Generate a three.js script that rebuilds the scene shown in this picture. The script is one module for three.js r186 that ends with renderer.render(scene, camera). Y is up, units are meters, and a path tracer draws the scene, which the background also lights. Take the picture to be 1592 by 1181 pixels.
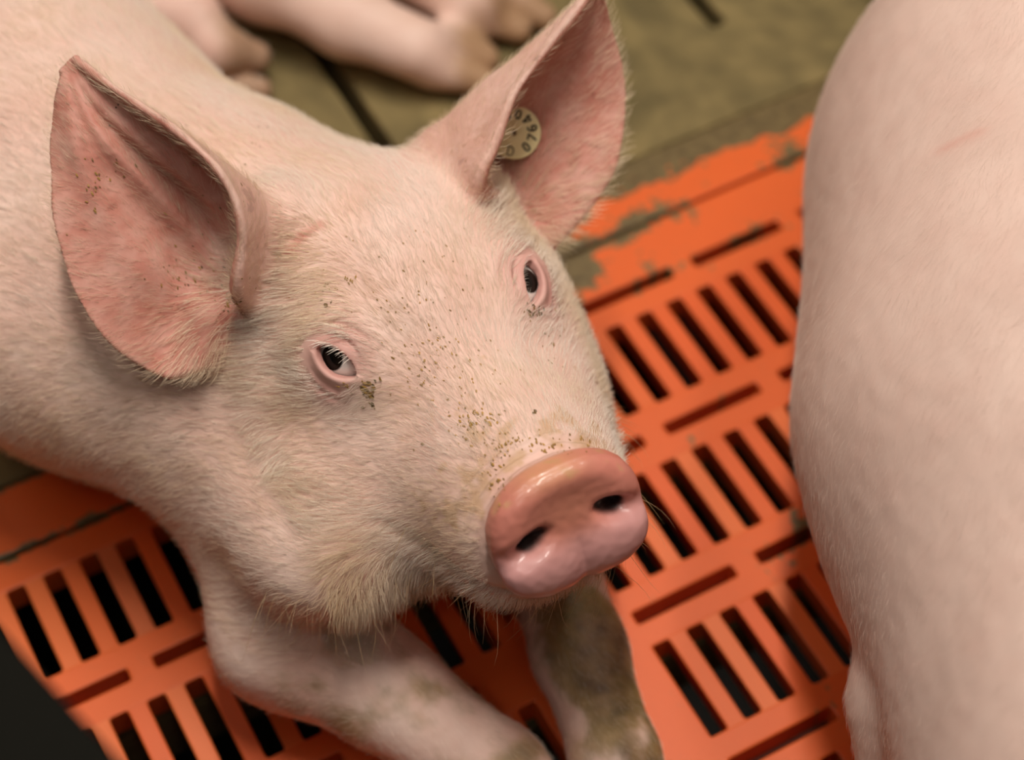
import * as THREE from 'three';
import { RectAreaLightUniformsLib } from 'three/addons/lights/RectAreaLightUniformsLib.js';
import { RoundedBoxGeometry } from 'three/addons/geometries/RoundedBoxGeometry.js';
import { mergeGeometries } from 'three/addons/utils/BufferGeometryUtils.js';
import { ImprovedNoise } from 'three/addons/math/ImprovedNoise.js';
import { FontLoader } from 'three/addons/loaders/FontLoader.js';
import { TextGeometry } from 'three/addons/geometries/TextGeometry.js';

// ---------------------------------------------------------------- camera, light, exposure
const scene = new THREE.Scene();
scene.background = new THREE.Color(0x000000);
const renderer = new THREE.WebGLRenderer();
renderer.toneMapping = THREE.LinearToneMapping;
renderer.toneMappingExposure = 2.3;
renderer.shadowMap.enabled = true;
RectAreaLightUniformsLib.init();
const FPX = 3050, FW = 1592, FH = 1181, CAMY = 0.977, PITCH = 54.513 * Math.PI / 180;
const camera = new THREE.PerspectiveCamera(2 * Math.atan(FH / 2 / FPX) * 180 / Math.PI, FW / FH, 0.02, 20);
camera.position.set(0, CAMY, 0);
camera.rotation.x = -PITCH;
camera.focus = 0.915;
camera.userData.fStop = 3.7;
scene.add(camera);
const LAMPS = [   // ceiling tube fixtures: x, z, length along x (0) or z (1), luminance
  [-0.02, -0.90, 1, 40],
  [0.10, 0.80, 0, 2.6],
  [0.75, -0.85, 1, 9],
  [-0.95, -0.35, 1, 6],
];
const DRAFT = false;         // coarse cells, no hair: for quick checks only

// ---------------------------------------------------------------- helpers
let seed = 12345;
const rnd = () => { seed = (seed * 1664525 + 1013904223) >>> 0; return seed / 4294967296; };
const rr = (a, b) => a + (b - a) * rnd();
const gauss = () => (rnd() + rnd() + rnd() + rnd() - 2) * 1.7;
const pn = new ImprovedNoise();
const noise = (x, y, z) => pn.noise(x + 31.7, y + 17.3, z + 5.1);
const fbm = (x, y, z, o = 3) => { let s = 0, a = 0.5; for (let i = 0; i < o; i++) { s += a * noise(x, y, z); x *= 2.03; y *= 2.03; z *= 2.03; a *= 0.5; } return s; };
const clamp = (x, a = 0, b = 1) => x < a ? a : x > b ? b : x;
const sstep = (a, b, x) => { const t = clamp((x - a) / (b - a)); return t * t * (3 - 2 * t); };
const mix = (a, b, t) => a + (b - a) * t;
const srgb = (r, g, b) => { const c = new THREE.Color(); c.setRGB(r / 255, g / 255, b / 255, THREE.SRGBColorSpace); return [c.r, c.g, c.b]; };
const mix3 = (a, b, t) => [mix(a[0], b[0], t), mix(a[1], b[1], t), mix(a[2], b[2], t)];
const counts = {};
function numbered(name) { const n = counts[name] = (counts[name] ?? -1) + 1; return n ? `${name}_${String(n).padStart(3, '0')}` : name; }
function add(o, name, parent = scene) {
  o.name = numbered(name); o.castShadow = o.receiveShadow = true; parent.add(o); return o;
}
function tag(o, label, category, group) { o.userData.label = label; o.userData.category = category; if (group) o.userData.group = group; return o; }
function mat(c, roughness = 0.6, more = {}) { const { physical, ...rest } = more; const m = physical ? new THREE.MeshPhysicalMaterial({ roughness, ...rest }) : new THREE.MeshStandardMaterial({ roughness, ...rest }); if (c) m.color.setRGB(...c); return m; }

// world point seen at a pixel of the 1592 x 1181 frame at a given height above the floor
const SP = Math.sin(PITCH), CP = Math.cos(PITCH);
function world(px, py, h) {
  const a = (px - FW / 2) / FPX, b = (py - FH / 2) / FPX;
  const dx = a, dy = -CP * b - SP, dz = SP * b - CP, t = (h - CAMY) / dy;
  return [dx * t, h, dz * t];
}

// ---------------------------------------------------------------- signed distance modelling
const smin = (a, b, k) => { const h = k - Math.abs(a - b); return h > 0 ? Math.min(a, b) - h * h / (4 * k) : a < b ? a : b; };
const smax = (a, b, k) => -smin(-a, -b, k);
function ell(x, y, z, cx, cy, cz, rx, ry, rz) {
  x = (x - cx) / rx; y = (y - cy) / ry; z = (z - cz) / rz;
  const k0 = Math.sqrt(x * x + y * y + z * z), a = x / rx, b = y / ry, c = z / rz, k1 = Math.sqrt(a * a + b * b + c * c);
  return k1 < 1e-9 ? -Math.min(rx, ry, rz) : k0 * (k0 - 1) / k1;
}
function cone(x, y, z, ax, ay, az, bx, by, bz, r1, r2) {
  const ux = bx - ax, uy = by - ay, uz = bz - az;
  const t = clamp(((x - ax) * ux + (y - ay) * uy + (z - az) * uz) / (ux * ux + uy * uy + uz * uz));
  const dx = x - ax - ux * t, dy = y - ay - uy * t, dz = z - az - uz * t;
  return Math.sqrt(dx * dx + dy * dy + dz * dz) - (r1 + (r2 - r1) * t);
}
const bump = (d, w) => Math.exp(-d * d / (w * w));
function axisCoords(lo, hi, flo, fhi, fine, coarse) {      // fine cells between flo and fhi, growing to coarse ones outside
  const out = []; let x = flo;
  while (x <= fhi) { out.push(x); x += fine; }
  let s = fine; while (x < hi) { out.push(x); s = Math.min(coarse, s * 1.08); x += s; } out.push(x);
  s = fine; x = flo - s; while (x > lo) { out.unshift(x); s = Math.min(coarse, s * 1.08); x -= s; } out.unshift(x);
  return Float64Array.from(out);
}
function meshField(f, xs, ys, zs) {
  const nx = xs.length, ny = ys.length, nz = zs.length, B = 8;
  const val = new Float32Array(nx * ny * nz).fill(1), id = (i, j, k) => (k * ny + j) * nx + i;
  const active = [];
  for (let k = 0; k < nz - 1; k += B) for (let j = 0; j < ny - 1; j += B) for (let i = 0; i < nx - 1; i += B) {
    const i1 = Math.min(i + B, nx - 1), j1 = Math.min(j + B, ny - 1), k1 = Math.min(k + B, nz - 1);
    const hx = (xs[i1] - xs[i]) / 2, hy = (ys[j1] - ys[j]) / 2, hz = (zs[k1] - zs[k]) / 2;
    const d = f(xs[i] + hx, ys[j] + hy, zs[k] + hz), r = Math.sqrt(hx * hx + hy * hy + hz * hz);
    if (Math.abs(d) > r * 1.25 + 0.004) { if (d < 0) for (let c = k; c <= k1; c++) for (let b = j; b <= j1; b++) for (let a = i; a <= i1; a++) if (val[id(a, b, c)] === 1) val[id(a, b, c)] = -1; }
    else active.push([i, j, k, i1, j1, k1]);
  }
  const done = new Uint8Array(val.length);
  for (const [i, j, k, i1, j1, k1] of active) for (let c = k; c <= k1; c++) for (let b = j; b <= j1; b++) for (let a = i; a <= i1; a++) {
    const n = id(a, b, c); if (!done[n]) { done[n] = 1; val[n] = f(xs[a], ys[b], zs[c]); }
  }
  const vid = new Map(), pos = [], idx = [];
  const C = [[0, 0, 0], [1, 0, 0], [0, 1, 0], [1, 1, 0], [0, 0, 1], [1, 0, 1], [0, 1, 1], [1, 1, 1]];
  const Ed = [[0, 1], [2, 3], [4, 5], [6, 7], [0, 2], [1, 3], [4, 6], [5, 7], [0, 4], [1, 5], [2, 6], [3, 7]];
  const v = new Float64Array(8);
  for (const [i0, j0, k0, i1, j1, k1] of active) for (let k = k0; k < k1; k++) for (let j = j0; j < j1; j++) for (let i = i0; i < i1; i++) {
    let m = 0; for (let c = 0; c < 8; c++) { v[c] = val[id(i + C[c][0], j + C[c][1], k + C[c][2])]; if (v[c] < 0) m |= 1 << c; }
    if (m === 0 || m === 255) continue;
    let sx = 0, sy = 0, sz = 0, n = 0;
    for (const [a, b] of Ed) if ((v[a] < 0) !== (v[b] < 0)) {
      const t = v[a] / (v[a] - v[b]), ca = C[a], cb = C[b];
      sx += mix(xs[i + ca[0]], xs[i + cb[0]], t); sy += mix(ys[j + ca[1]], ys[j + cb[1]], t); sz += mix(zs[k + ca[2]], zs[k + cb[2]], t); n++;
    }
    vid.set(id(i, j, k), pos.length / 3); pos.push(sx / n, sy / n, sz / n);
  }
  const q = (a, b, c, d, flip) => { a = vid.get(a); b = vid.get(b); c = vid.get(c); d = vid.get(d); if (a === undefined || b === undefined || c === undefined || d === undefined) return; if (!flip) idx.push(a, b, c, a, c, d); else idx.push(a, c, b, a, d, c); };
  for (const cell of vid.keys()) {
    const i = cell % nx, j = Math.floor(cell / nx) % ny, k = Math.floor(cell / nx / ny);
    const s0 = val[cell] < 0;
    if (j > 0 && k > 0 && s0 !== val[id(i + 1, j, k)] < 0) q(id(i, j, k), id(i, j - 1, k), id(i, j - 1, k - 1), id(i, j, k - 1), !s0);
    if (i > 0 && k > 0 && s0 !== val[id(i, j + 1, k)] < 0) q(id(i, j, k), id(i, j, k - 1), id(i - 1, j, k - 1), id(i - 1, j, k), !s0);
    if (i > 0 && j > 0 && s0 !== val[id(i, j, k + 1)] < 0) q(id(i, j, k), id(i - 1, j, k), id(i - 1, j - 1, k), id(i, j - 1, k), !s0);
  }
  const P = Float32Array.from(pos), N = new Float32Array(P.length), e = 0.0007;
  for (let n = 0; n < P.length; n += 3) {
    const x = P[n], y = P[n + 1], z = P[n + 2];
    const gx = f(x + e, y, z) - f(x - e, y, z), gy = f(x, y + e, z) - f(x, y - e, z), gz = f(x, y, z + e) - f(x, y, z - e), l = Math.hypot(gx, gy, gz) || 1;
    N[n] = gx / l; N[n + 1] = gy / l; N[n + 2] = gz / l;
  }
  const g = new THREE.BufferGeometry();
  g.setAttribute('position', new THREE.BufferAttribute(P, 3)); g.setAttribute('normal', new THREE.BufferAttribute(N, 3)); g.setIndex(idx);
  return g;
}
function paint(g, colorAt) {
  const P = g.attributes.position, N = g.attributes.normal, out = new Float32Array(P.count * 3);
  for (let i = 0; i < P.count; i++) out.set(colorAt(P.getX(i), P.getY(i), P.getZ(i), N.getX(i), N.getY(i), N.getZ(i)), i * 3);
  g.setAttribute('color', new THREE.BufferAttribute(out, 3)); return g;
}

// a thin curved sheet (an ear) given as rows of control points, as a distance field
function sheet(rows, thick, relief) {
  const R = rows.length, K = rows[0].length;
  const cr = (p0, p1, p2, p3, t) => 0.5 * (2 * p1 + (p2 - p0) * t + (2 * p0 - 5 * p1 + 4 * p2 - p3) * t * t + (3 * p1 - p0 - 3 * p2 + p3) * t * t * t);
  const at = (s, t) => {
    const fs = s * (R - 1), ft = t * (K - 1), i = Math.min(R - 2, Math.floor(fs)), j = Math.min(K - 2, Math.floor(ft)), out = [0, 0, 0];
    for (let c = 0; c < 3; c++) {
      const col = []; for (let a = -1; a <= 2; a++) {
        const ra = rows[clamp(i + a, 0, R - 1)], g = (b) => ra[clamp(j + b, 0, K - 1)][c];
        col.push(cr(g(-1), g(0), g(1), g(2), ft - j));
      }
      out[c] = cr(...col, fs - i);
    }
    return out;
  };
  const NS = 104, NT = 104, pts = [];
  const grid = []; for (let a = 0; a <= NS; a++) { grid.push([]); for (let b = 0; b <= NT; b++) grid[a].push(at(a / NS, b / NT)); }
  const normalOf = (G, a, b) => {
    const u0 = G[Math.max(0, a - 1)][b], u1 = G[Math.min(NS, a + 1)][b], v0 = G[a][Math.max(0, b - 1)], v1 = G[a][Math.min(NT, b + 1)];
    const ux = u1[0] - u0[0], uy = u1[1] - u0[1], uz = u1[2] - u0[2], vx = v1[0] - v0[0], vy = v1[1] - v0[1], vz = v1[2] - v0[2];
    const nx = uy * vz - uz * vy, ny = uz * vx - ux * vz, nz = ux * vy - uy * vx, l = Math.hypot(nx, ny, nz) || 1; return [nx / l, ny / l, nz / l];
  };
  const bent = grid.map((row, a) => row.map((p, b) => { const n = normalOf(grid, a, b), r = relief(a / NS, b / NT); return [p[0] + n[0] * r, p[1] + n[1] * r, p[2] + n[2] * r]; }));
  for (let a = 0; a <= NS; a++) for (let b = 0; b <= NT; b++) pts.push([...bent[a][b], ...normalOf(bent, a, b), a / NS, b / NT]);
  const cell = 0.012, hash = new Map(), lo = [1e9, 1e9, 1e9], hi = [-1e9, -1e9, -1e9];
  const key = (i, j, k) => (i + 512) * 1048576 + (j + 512) * 1024 + k + 512;
  for (const p of pts) {
    for (let c = 0; c < 3; c++) { lo[c] = Math.min(lo[c], p[c]); hi[c] = Math.max(hi[c], p[c]); }
    const kk = key(Math.floor(p[0] / cell), Math.floor(p[1] / cell), Math.floor(p[2] / cell)); if (!hash.has(kk)) hash.set(kk, []); hash.get(kk).push(p);
  }
  const far = pts.filter((p, i) => i % 13 === 0);
  const near = (x, y, z) => {
    const i = Math.floor(x / cell), j = Math.floor(y / cell), k = Math.floor(z / cell); let best = 1e9, bp = null;
    for (let a = -1; a <= 1; a++) for (let b = -1; b <= 1; b++) for (let c = -1; c <= 1; c++) {
      const h = hash.get(key(i + a, j + b, k + c)); if (!h) continue;
      for (const p of h) { const dx = x - p[0], dy = y - p[1], dz = z - p[2], d = dx * dx + dy * dy + dz * dz; if (d < best) { best = d; bp = p; } }
    }
    return bp;
  };
  const dist = (x, y, z) => {
    const ox = Math.max(lo[0] - x, 0, x - hi[0]), oy = Math.max(lo[1] - y, 0, y - hi[1]), oz = Math.max(lo[2] - z, 0, z - hi[2]), o = Math.hypot(ox, oy, oz);
    if (o > 0.02) return o;
    const p = near(x, y, z);
    if (!p) { let b = 1e9; for (const q of far) { const d = (x - q[0]) ** 2 + (y - q[1]) ** 2 + (z - q[2]) ** 2; if (d < b) b = d; } return Math.max(0.0085, Math.sqrt(b) - 0.0045); }
    const dx = x - p[0], dy = y - p[1], dz = z - p[2], pl = dx * p[3] + dy * p[4] + dz * p[5], tt = Math.sqrt(Math.max(0, dx * dx + dy * dy + dz * dz - pl * pl));
    return Math.hypot(pl, Math.max(tt - 0.0014, 0)) - thick(p[6], p[7]);
  };
  return { dist, near, at, grid };
}

// ---------------------------------------------------------------- the setting
const PU = 0.022, YAWF = 28.62 * Math.PI / 180, F0 = [0.0434, 0, -0.7269];   // slot pitch, turn and origin of the slatted floor
function floorSpace(o) { o.position.set(F0[0], o.position.y, F0[2]); o.rotation.y = YAWF; return o; }
function dataTexture(w, h, fn) {
  const d = new Uint8Array(w * h * 4);
  for (let y = 0; y < h; y++) for (let x = 0; x < w; x++) { const c = fn(x / w, y / h); const o = (y * w + x) * 4; d[o] = clamp(c[0], 0, 255); d[o + 1] = clamp(c[1], 0, 255); d[o + 2] = clamp(c[2], 0, 255); d[o + 3] = 255; }
  const t = new THREE.DataTexture(d, w, h); t.colorSpace = THREE.SRGBColorSpace; t.wrapS = t.wrapT = THREE.RepeatWrapping; t.magFilter = t.minFilter = THREE.LinearFilter; t.needsUpdate = true; return t;
}
const floor = add(floorSpace(new THREE.Group()), 'floor'); floor.userData.kind = 'structure';
{
  const concreteMap = dataTexture(512, 512, (x, y) => {
    const n = fbm(Math.sin(x * 6.283) * 2.2, Math.cos(x * 6.283) * 2.2 + y * 6, Math.sin(y * 6.283) * 2.2, 5), g = (rnd() - 0.5) * 8, m = clamp(0.5 + n * 1.3);
    return [mix(98, 136, m) + g, mix(85, 118, m) + g, mix(50, 74, m) + g];
  });
  concreteMap.repeat.set(3.1, 3.1);
  const concrete = mat([1, 1, 1], 0.82, { map: concreteMap });
  const ORANGE = [226, 98, 32];
  const TW = 1.0;           // metres covered by the stain map
  const stain = dataTexture(2048, 2048, (x, y) => {
    // uv in metres: x -> u, y -> -v ; map spans u -0.5..0.5, -v -0.5..0.5
    const u = (x - 0.5) / PU * TW, v = -(y - 0.5) / PU * TW;
    const n = fbm(u * 0.9, v * 0.9, 3, 4), fine = fbm(u * 4, v * 4, 7, 3), grain = (rnd() - 0.5) * 10;
    let k = -0.30 + n * 1.0 + fine * 0.75;
    if (u > -4.9) {
      k += 0.95 * sstep(-3.6, -4.8, v + n * 1.8 + fine * 0.6) + 0.62 * bump(v + 2.85, 0.34) * sstep(6.5, 3.5, u) + 0.30 * bump(v + 2.8, 0.3) * sstep(7.6, 8.4, u);
      k += 0.85 * sstep(3.2, 0.4, u) * sstep(-0.8, -2.2, v) + 0.36 * bump(u - 9.2, 0.5) * sstep(-2.4, -4, v);
      k += 0.5 * bump(v + 0.92, 0.3) * sstep(8, 3, u); if (v > -0.6) k -= 0.16;
      k += 0.62 * bump(u - 0.9, 0.7) * bump(v - 8.85, 0.6) + 0.55 * bump(u - 2.1, 0.7) * bump(v - 8.3, 0.7) + 0.4 * bump(u + 0.7, 1.2) * bump(v - 13.3, 0.5) + 0.25 * bump(u - 1.5, 2) * bump(v - 12.3, 0.5);
    } else { k += -0.15 + 0.75 * bump(v + 1.05, 0.22) + 0.8 * sstep(-2.9, -3.15, v + n * 0.5); }
    const d = sstep(0.02, 0.16, k), faint = clamp(0.5 + fine) * 0.10 + 0.25 * sstep(-0.25, 0.1, k);
    const o = [mix(ORANGE[0], 206, faint) + grain * 0.5, mix(ORANGE[1], 102, faint) + grain * 0.4, mix(ORANGE[2], 52, faint) + grain * 0.3];
    return mix3(o, [106 + fine * 50 + grain, 88 + fine * 46 + grain, 52 + fine * 34 + grain], d);
  });
  stain.repeat.set(1 / TW, 1 / TW); stain.offset.set(0.5, 0.5);
  const plastic = mat([1, 1, 1], 0.5, { map: stain });
  const barTones = [[226, 102, 38], [223, 96, 33], [228, 110, 48], [214, 106, 54], [224, 94, 30]].map((c) => mat(srgb(...c), 0.5));
  const redder = mat(srgb(205, 72, 34), 0.5);
  const rect = (path, x0, x1, v0, v1, r = 0.0015) => {
    const a = x0 * PU, b = x1 * PU, c = -v1 * PU, d = -v0 * PU;
    path.moveTo(a + r, c); path.lineTo(b - r, c); path.quadraticCurveTo(b, c, b, c + r); path.lineTo(b, d - r); path.quadraticCurveTo(b, d, b - r, d); path.lineTo(a + r, d); path.quadraticCurveTo(a, d, a, d - r); path.lineTo(a, c + r); path.quadraticCurveTo(a, c, a + r, c);
    return path;
  };
  const extrude = (shape, depth, bevel = 0.0012) => {
    const g = new THREE.ExtrudeGeometry(shape, { depth: depth - 2 * bevel, bevelEnabled: true, bevelThickness: bevel, bevelSize: bevel, bevelOffset: -bevel, bevelSegments: 2, curveSegments: 4 });
    g.translate(0, 0, -depth + bevel); g.rotateX(-Math.PI / 2); const P = g.attributes.position, U = g.attributes.uv; for (let i = 0; i < P.count; i++) U.setXY(i, P.getX(i), -P.getZ(i)); return g;   // top face at y = 0
  };
  const ROW = 4.62, LEN = 2.836;
  function barGeometry() {                     // one slat with small fillets where it runs into the rails
    const w = 0.25 * PU, l = LEN * PU, f = 0.0022, s = new THREE.Shape(), e = 0.001;
    s.moveTo(-w - f, e); s.lineTo(w + f, e); s.lineTo(w + f, 0); s.quadraticCurveTo(w, 0, w, -f); s.lineTo(w, -l + f); s.quadraticCurveTo(w, -l, w + f, -l); s.lineTo(w + f, -l - e); s.lineTo(-w - f, -l - e); s.lineTo(-w - f, -l); s.quadraticCurveTo(-w, -l, -w, -l + f); s.lineTo(-w, -f); s.quadraticCurveTo(-w, 0, -w - f, 0);
    const g = extrude(s, 0.021, 0.0009); const P = g.attributes.position; for (let i = 0; i < P.count; i++) { const k = clamp((-P.getY(i) - 0.003) / 0.018); P.setX(i, P.getX(i) * (1 - 0.55 * k)); } g.computeVertexNormals(); g.translate(0, -0.0003, 0); return g;
  }
  const bar = barGeometry();
  function panel(u0, u1, vTop, vEnd, cols, rows, off, slits, clips, side) {
    const s = new THREE.Shape(), q = PU;
    s.moveTo(u0 * q, -vTop * q); s.lineTo(u0 * q, -vEnd * q); s.lineTo(u1 * q, -vEnd * q); s.lineTo(u1 * q, -vTop * q); s.closePath();
    for (const [a, b] of clips) {
      const e = side > 0 ? u0 : u1, o = e + side * 1.14, m = e + side * 0.66, i = e + side * 0.06, p = new THREE.Path();
      p.moveTo(i * q, -a * q); p.lineTo(m * q, -a * q); p.lineTo(o * q, -(a + 0.5) * q); p.lineTo(o * q, -(b - 0.5) * q); p.lineTo(m * q, -b * q); p.lineTo(i * q, -b * q); p.closePath(); s.holes.push(p);
    }
    for (const r of rows) s.holes.push(rect(new THREE.Path(), cols[0] - 0.25, cols[1] + 0.25, off + r * ROW, off + r * ROW + LEN));
    for (const [a, b, v, hw] of slits) s.holes.push(rect(new THREE.Path(), a, b, v - hw, v + hw, 0.002));
    const m = add(new THREE.Mesh(extrude(s, 0.022), plastic), 'slat_panel', floor);
    for (const r of rows) for (let c = cols[0]; c < cols[1] - 0.01; c++) {
      const b = add(new THREE.Mesh(bar, barTones[Math.floor(rnd() * 5)]), 'slat', m); b.position.set((c + 0.5) * q, 0, (off + r * ROW) * q);
    }
    // the joints between the rows are grooves with a floor, not openings
    const gs = slits.map(([a, b, v, hw]) => new THREE.BoxGeometry((b - a + 0.1) * q, 0.003, (hw * 2 + 0.1) * q).translate((a + b) / 2 * q, -0.0195, v * q));
    add(new THREE.Mesh(mergeGeometries(gs), mat(srgb(92, 42, 26), 0.7)), 'groove_floor', m);
    return m;
  }
  const slitsR = [], slitsL = [];
  for (let k = -2; k < 4; k++) {
    const a = 0.5 + 3.73 * k, b = a + 3.02;
    for (let r = 0; r < 4; r++) if (a > -4.6 && b < 14.5) slitsR.push([a, b, 3.73 + ROW * r, 0.19]);
    if (a > -4.6 && b < 14.5) slitsR.push([a, b, -0.92, 0.2]);
  }
  for (let k = -2; k < 3; k++) { const a = -14.5 + 3.73 * k, b = a + 3.05; for (let r = 0; r < 4; r++) if (a > -22 && b < -5.2) slitsL.push([a, b, 3.6 + ROW * r, 0.19]); }
  const clipSpans = [[6.5, 9.42], [11.7, 14.6]];
  const pr = panel(-4.9, 14.6, -2.8, 18.6, [-3, 14], [0, 1, 2, 3], 0, slitsR, clipSpans, 1);
  const pl = panel(-22, -4.94, -1.0, 18.6, [-20.84, -6.84], [0, 1, 2, 3], -0.1, slitsL, clipSpans, -1);
  const strip = (x0, x1, v0, v1, parent, y = 0) => { const m = add(new THREE.Mesh(extrude(rect(new THREE.Shape(), x0, x1, v0, v1), 0.022, 0.0016), plastic), 'edge_strip', parent); m.position.y = y; return m; };
  strip(-4.9, 14.6, -5.12, -2.9, pr, 0.0012);
  strip(-22, -4.94, -3.15, -1.12, pl);
  for (const [a, b] of clipSpans) {
    const s = new THREE.Shape(), q = PU, c = -4.92; s.moveTo((c - 0.64) * q, -(a + 0.04) * q); s.lineTo((c + 0.64) * q, -(a + 0.04) * q); s.lineTo((c + 1.1) * q, -(a + 0.52) * q); s.lineTo((c + 1.1) * q, -(b - 0.52) * q); s.lineTo((c + 0.64) * q, -(b - 0.04) * q); s.lineTo((c - 0.64) * q, -(b - 0.04) * q); s.lineTo((c - 1.1) * q, -(b - 0.52) * q); s.lineTo((c - 1.1) * q, -(a + 0.52) * q); s.closePath();
    add(new THREE.Mesh(extrude(s, 0.016), redder), 'panel_clip', pr).position.y = -0.0012;
  }
  // concrete: edge beams, long slats with drainage gaps, and the plain floor around the slatted field
  const slab = (name, x0, x1, v0, v1, t = 0.09) => { const m = add(new THREE.Mesh(extrude(rect(new THREE.Shape(), x0, x1, v0, v1, 0.004), t, 0.003), concrete), name, floor); return m; };
  
  {
    const q = PU, s = new THREE.Shape(); s.moveTo(-36.5 * q, 92 * q); s.lineTo(-36.5 * q, 5.2 * q); s.lineTo(33.3 * q, 5.2 * q); s.lineTo(33.3 * q, 92 * q); s.closePath();
    for (let k = -2; k < 3; k++) for (let r = 0; r < 2; r++) s.holes.push(rect(new THREE.Path(), -1.6 + 11.7 * k - 0.27, -1.6 + 11.7 * k + 0.27, -47 - 41 * r, -8.8 - 41 * r, 0.004));
    add(new THREE.Mesh(extrude(s, 0.09, 0.002), concrete), 'concrete_slab', floor);
  }
  slab('concrete_slab', -22, -4.96, -5.15, -3.25);
  slab('concrete_slab', -112, -36.5, -92, 112); slab('concrete_slab', -36.4, -22.05, -8.75, 112);
  slab('concrete_slab', 33.2, 92, -92, 112); slab('concrete_slab', 14.65, 33.1, -8.75, 112);
  slab('concrete_slab', -22, 14.6, 18.65, 112);
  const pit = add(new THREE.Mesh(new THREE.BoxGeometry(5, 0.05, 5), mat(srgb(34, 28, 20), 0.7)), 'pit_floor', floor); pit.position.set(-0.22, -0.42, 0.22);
  for (const v of [0.6, 5.3, 10, 14.6]) { const b = add(new THREE.Mesh(new RoundedBoxGeometry(0.9, 0.05, 0.035, 2, 0.004), concrete), 'support_beam', floor); b.position.set(-0.1, -0.055, (v + 3.1) * PU); }
  // room shell
  const paintWall = mat(srgb(84, 80, 70), 0.8), ceilM = mat(srgb(96, 92, 84), 0.8);
  const wall = (name, w, h, d, x, y, z, m = paintWall) => { const o = add(new THREE.Mesh(new THREE.BoxGeometry(w, h, d), m), name); o.userData.kind = 'structure'; o.position.copy(new THREE.Vector3(x, y, z).applyAxisAngle(new THREE.Vector3(0, 1, 0), YAWF)).add(new THREE.Vector3(F0[0], 0, F0[2])); o.rotation.y = YAWF; return o; };
  wall('wall_left', 0.12, 3.06, 4.7, -2.5, 1.07, 0.22); wall('wall_right', 0.12, 3.06, 4.7, 2.06, 1.07, 0.22);
  wall('wall_back', 4.6, 3.06, 0.12, -0.22, 1.07, -2.06); wall('wall_front', 4.6, 3.06, 0.12, -0.22, 1.07, 2.5);
  wall('ceiling', 4.7, 0.1, 4.7, -0.22, 2.65, 0.22, ceilM);
  // dark pen partition running under the camera
  const pa = world(0, 970, 0.43), pb = world(190, 1181, 0.43), along = Math.atan2(pb[0] - pa[0], pb[2] - pa[2]), PL = 1.7, PW = 0.05;
  const part = add(new THREE.Mesh(new RoundedBoxGeometry(PW, 0.43, PL, 4, 0.006), mat(srgb(20, 19, 15), 0.9, { physical: true, specularIntensity: 0.15 })), 'pen_partition');
  part.rotation.y = along; part.position.set(pa[0] + Math.sin(along) * (PL / 2 - 0.20) - Math.cos(along) * PW / 2, 0.216, pa[2] + Math.cos(along) * (PL / 2 - 0.20) + Math.sin(along) * PW / 2);
  tag(part, 'dark grey out-of-focus pen partition cutting across the bottom left corner above the orange slats', 'partition');
}
LAMPS.forEach(([x, z, turn, lum], i) => {
  const t = add(new THREE.Group(), 'ceiling_lamp'); t.position.set(x, 2.5, z); t.rotation.y = turn ? Math.PI / 2 : 0;
  tag(t, ['long tube lamp on the ceiling directly above the pig with the ear tag', 'long tube lamp on the ceiling behind the camera', 'long tube lamp on the ceiling over the flank of the second pig', 'long tube lamp on the ceiling over the dark pen partition'][i], 'lamp');
  add(new THREE.Mesh(new RoundedBoxGeometry(1.3, 0.05, 0.14, 3, 0.01), mat(srgb(200, 200, 196), 0.5)), 'housing', t).position.y = 0.075;
  const d = add(new THREE.Mesh(new RoundedBoxGeometry(1.24, 0.03, 0.1, 3, 0.012), mat(srgb(240, 236, 226), 0.4, { emissive: new THREE.Color(1, 0.93, 0.84), emissiveIntensity: 2 })), 'diffuser', t); d.position.y = 0.035;
  const l = new THREE.RectAreaLight(new THREE.Color(1, 0.925, 0.838), lum, 1.24, 0.12); l.position.set(0, 0.012, 0); l.rotation.x = -Math.PI / 2; t.add(l); l.name = numbered('lamp_light');
});

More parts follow.
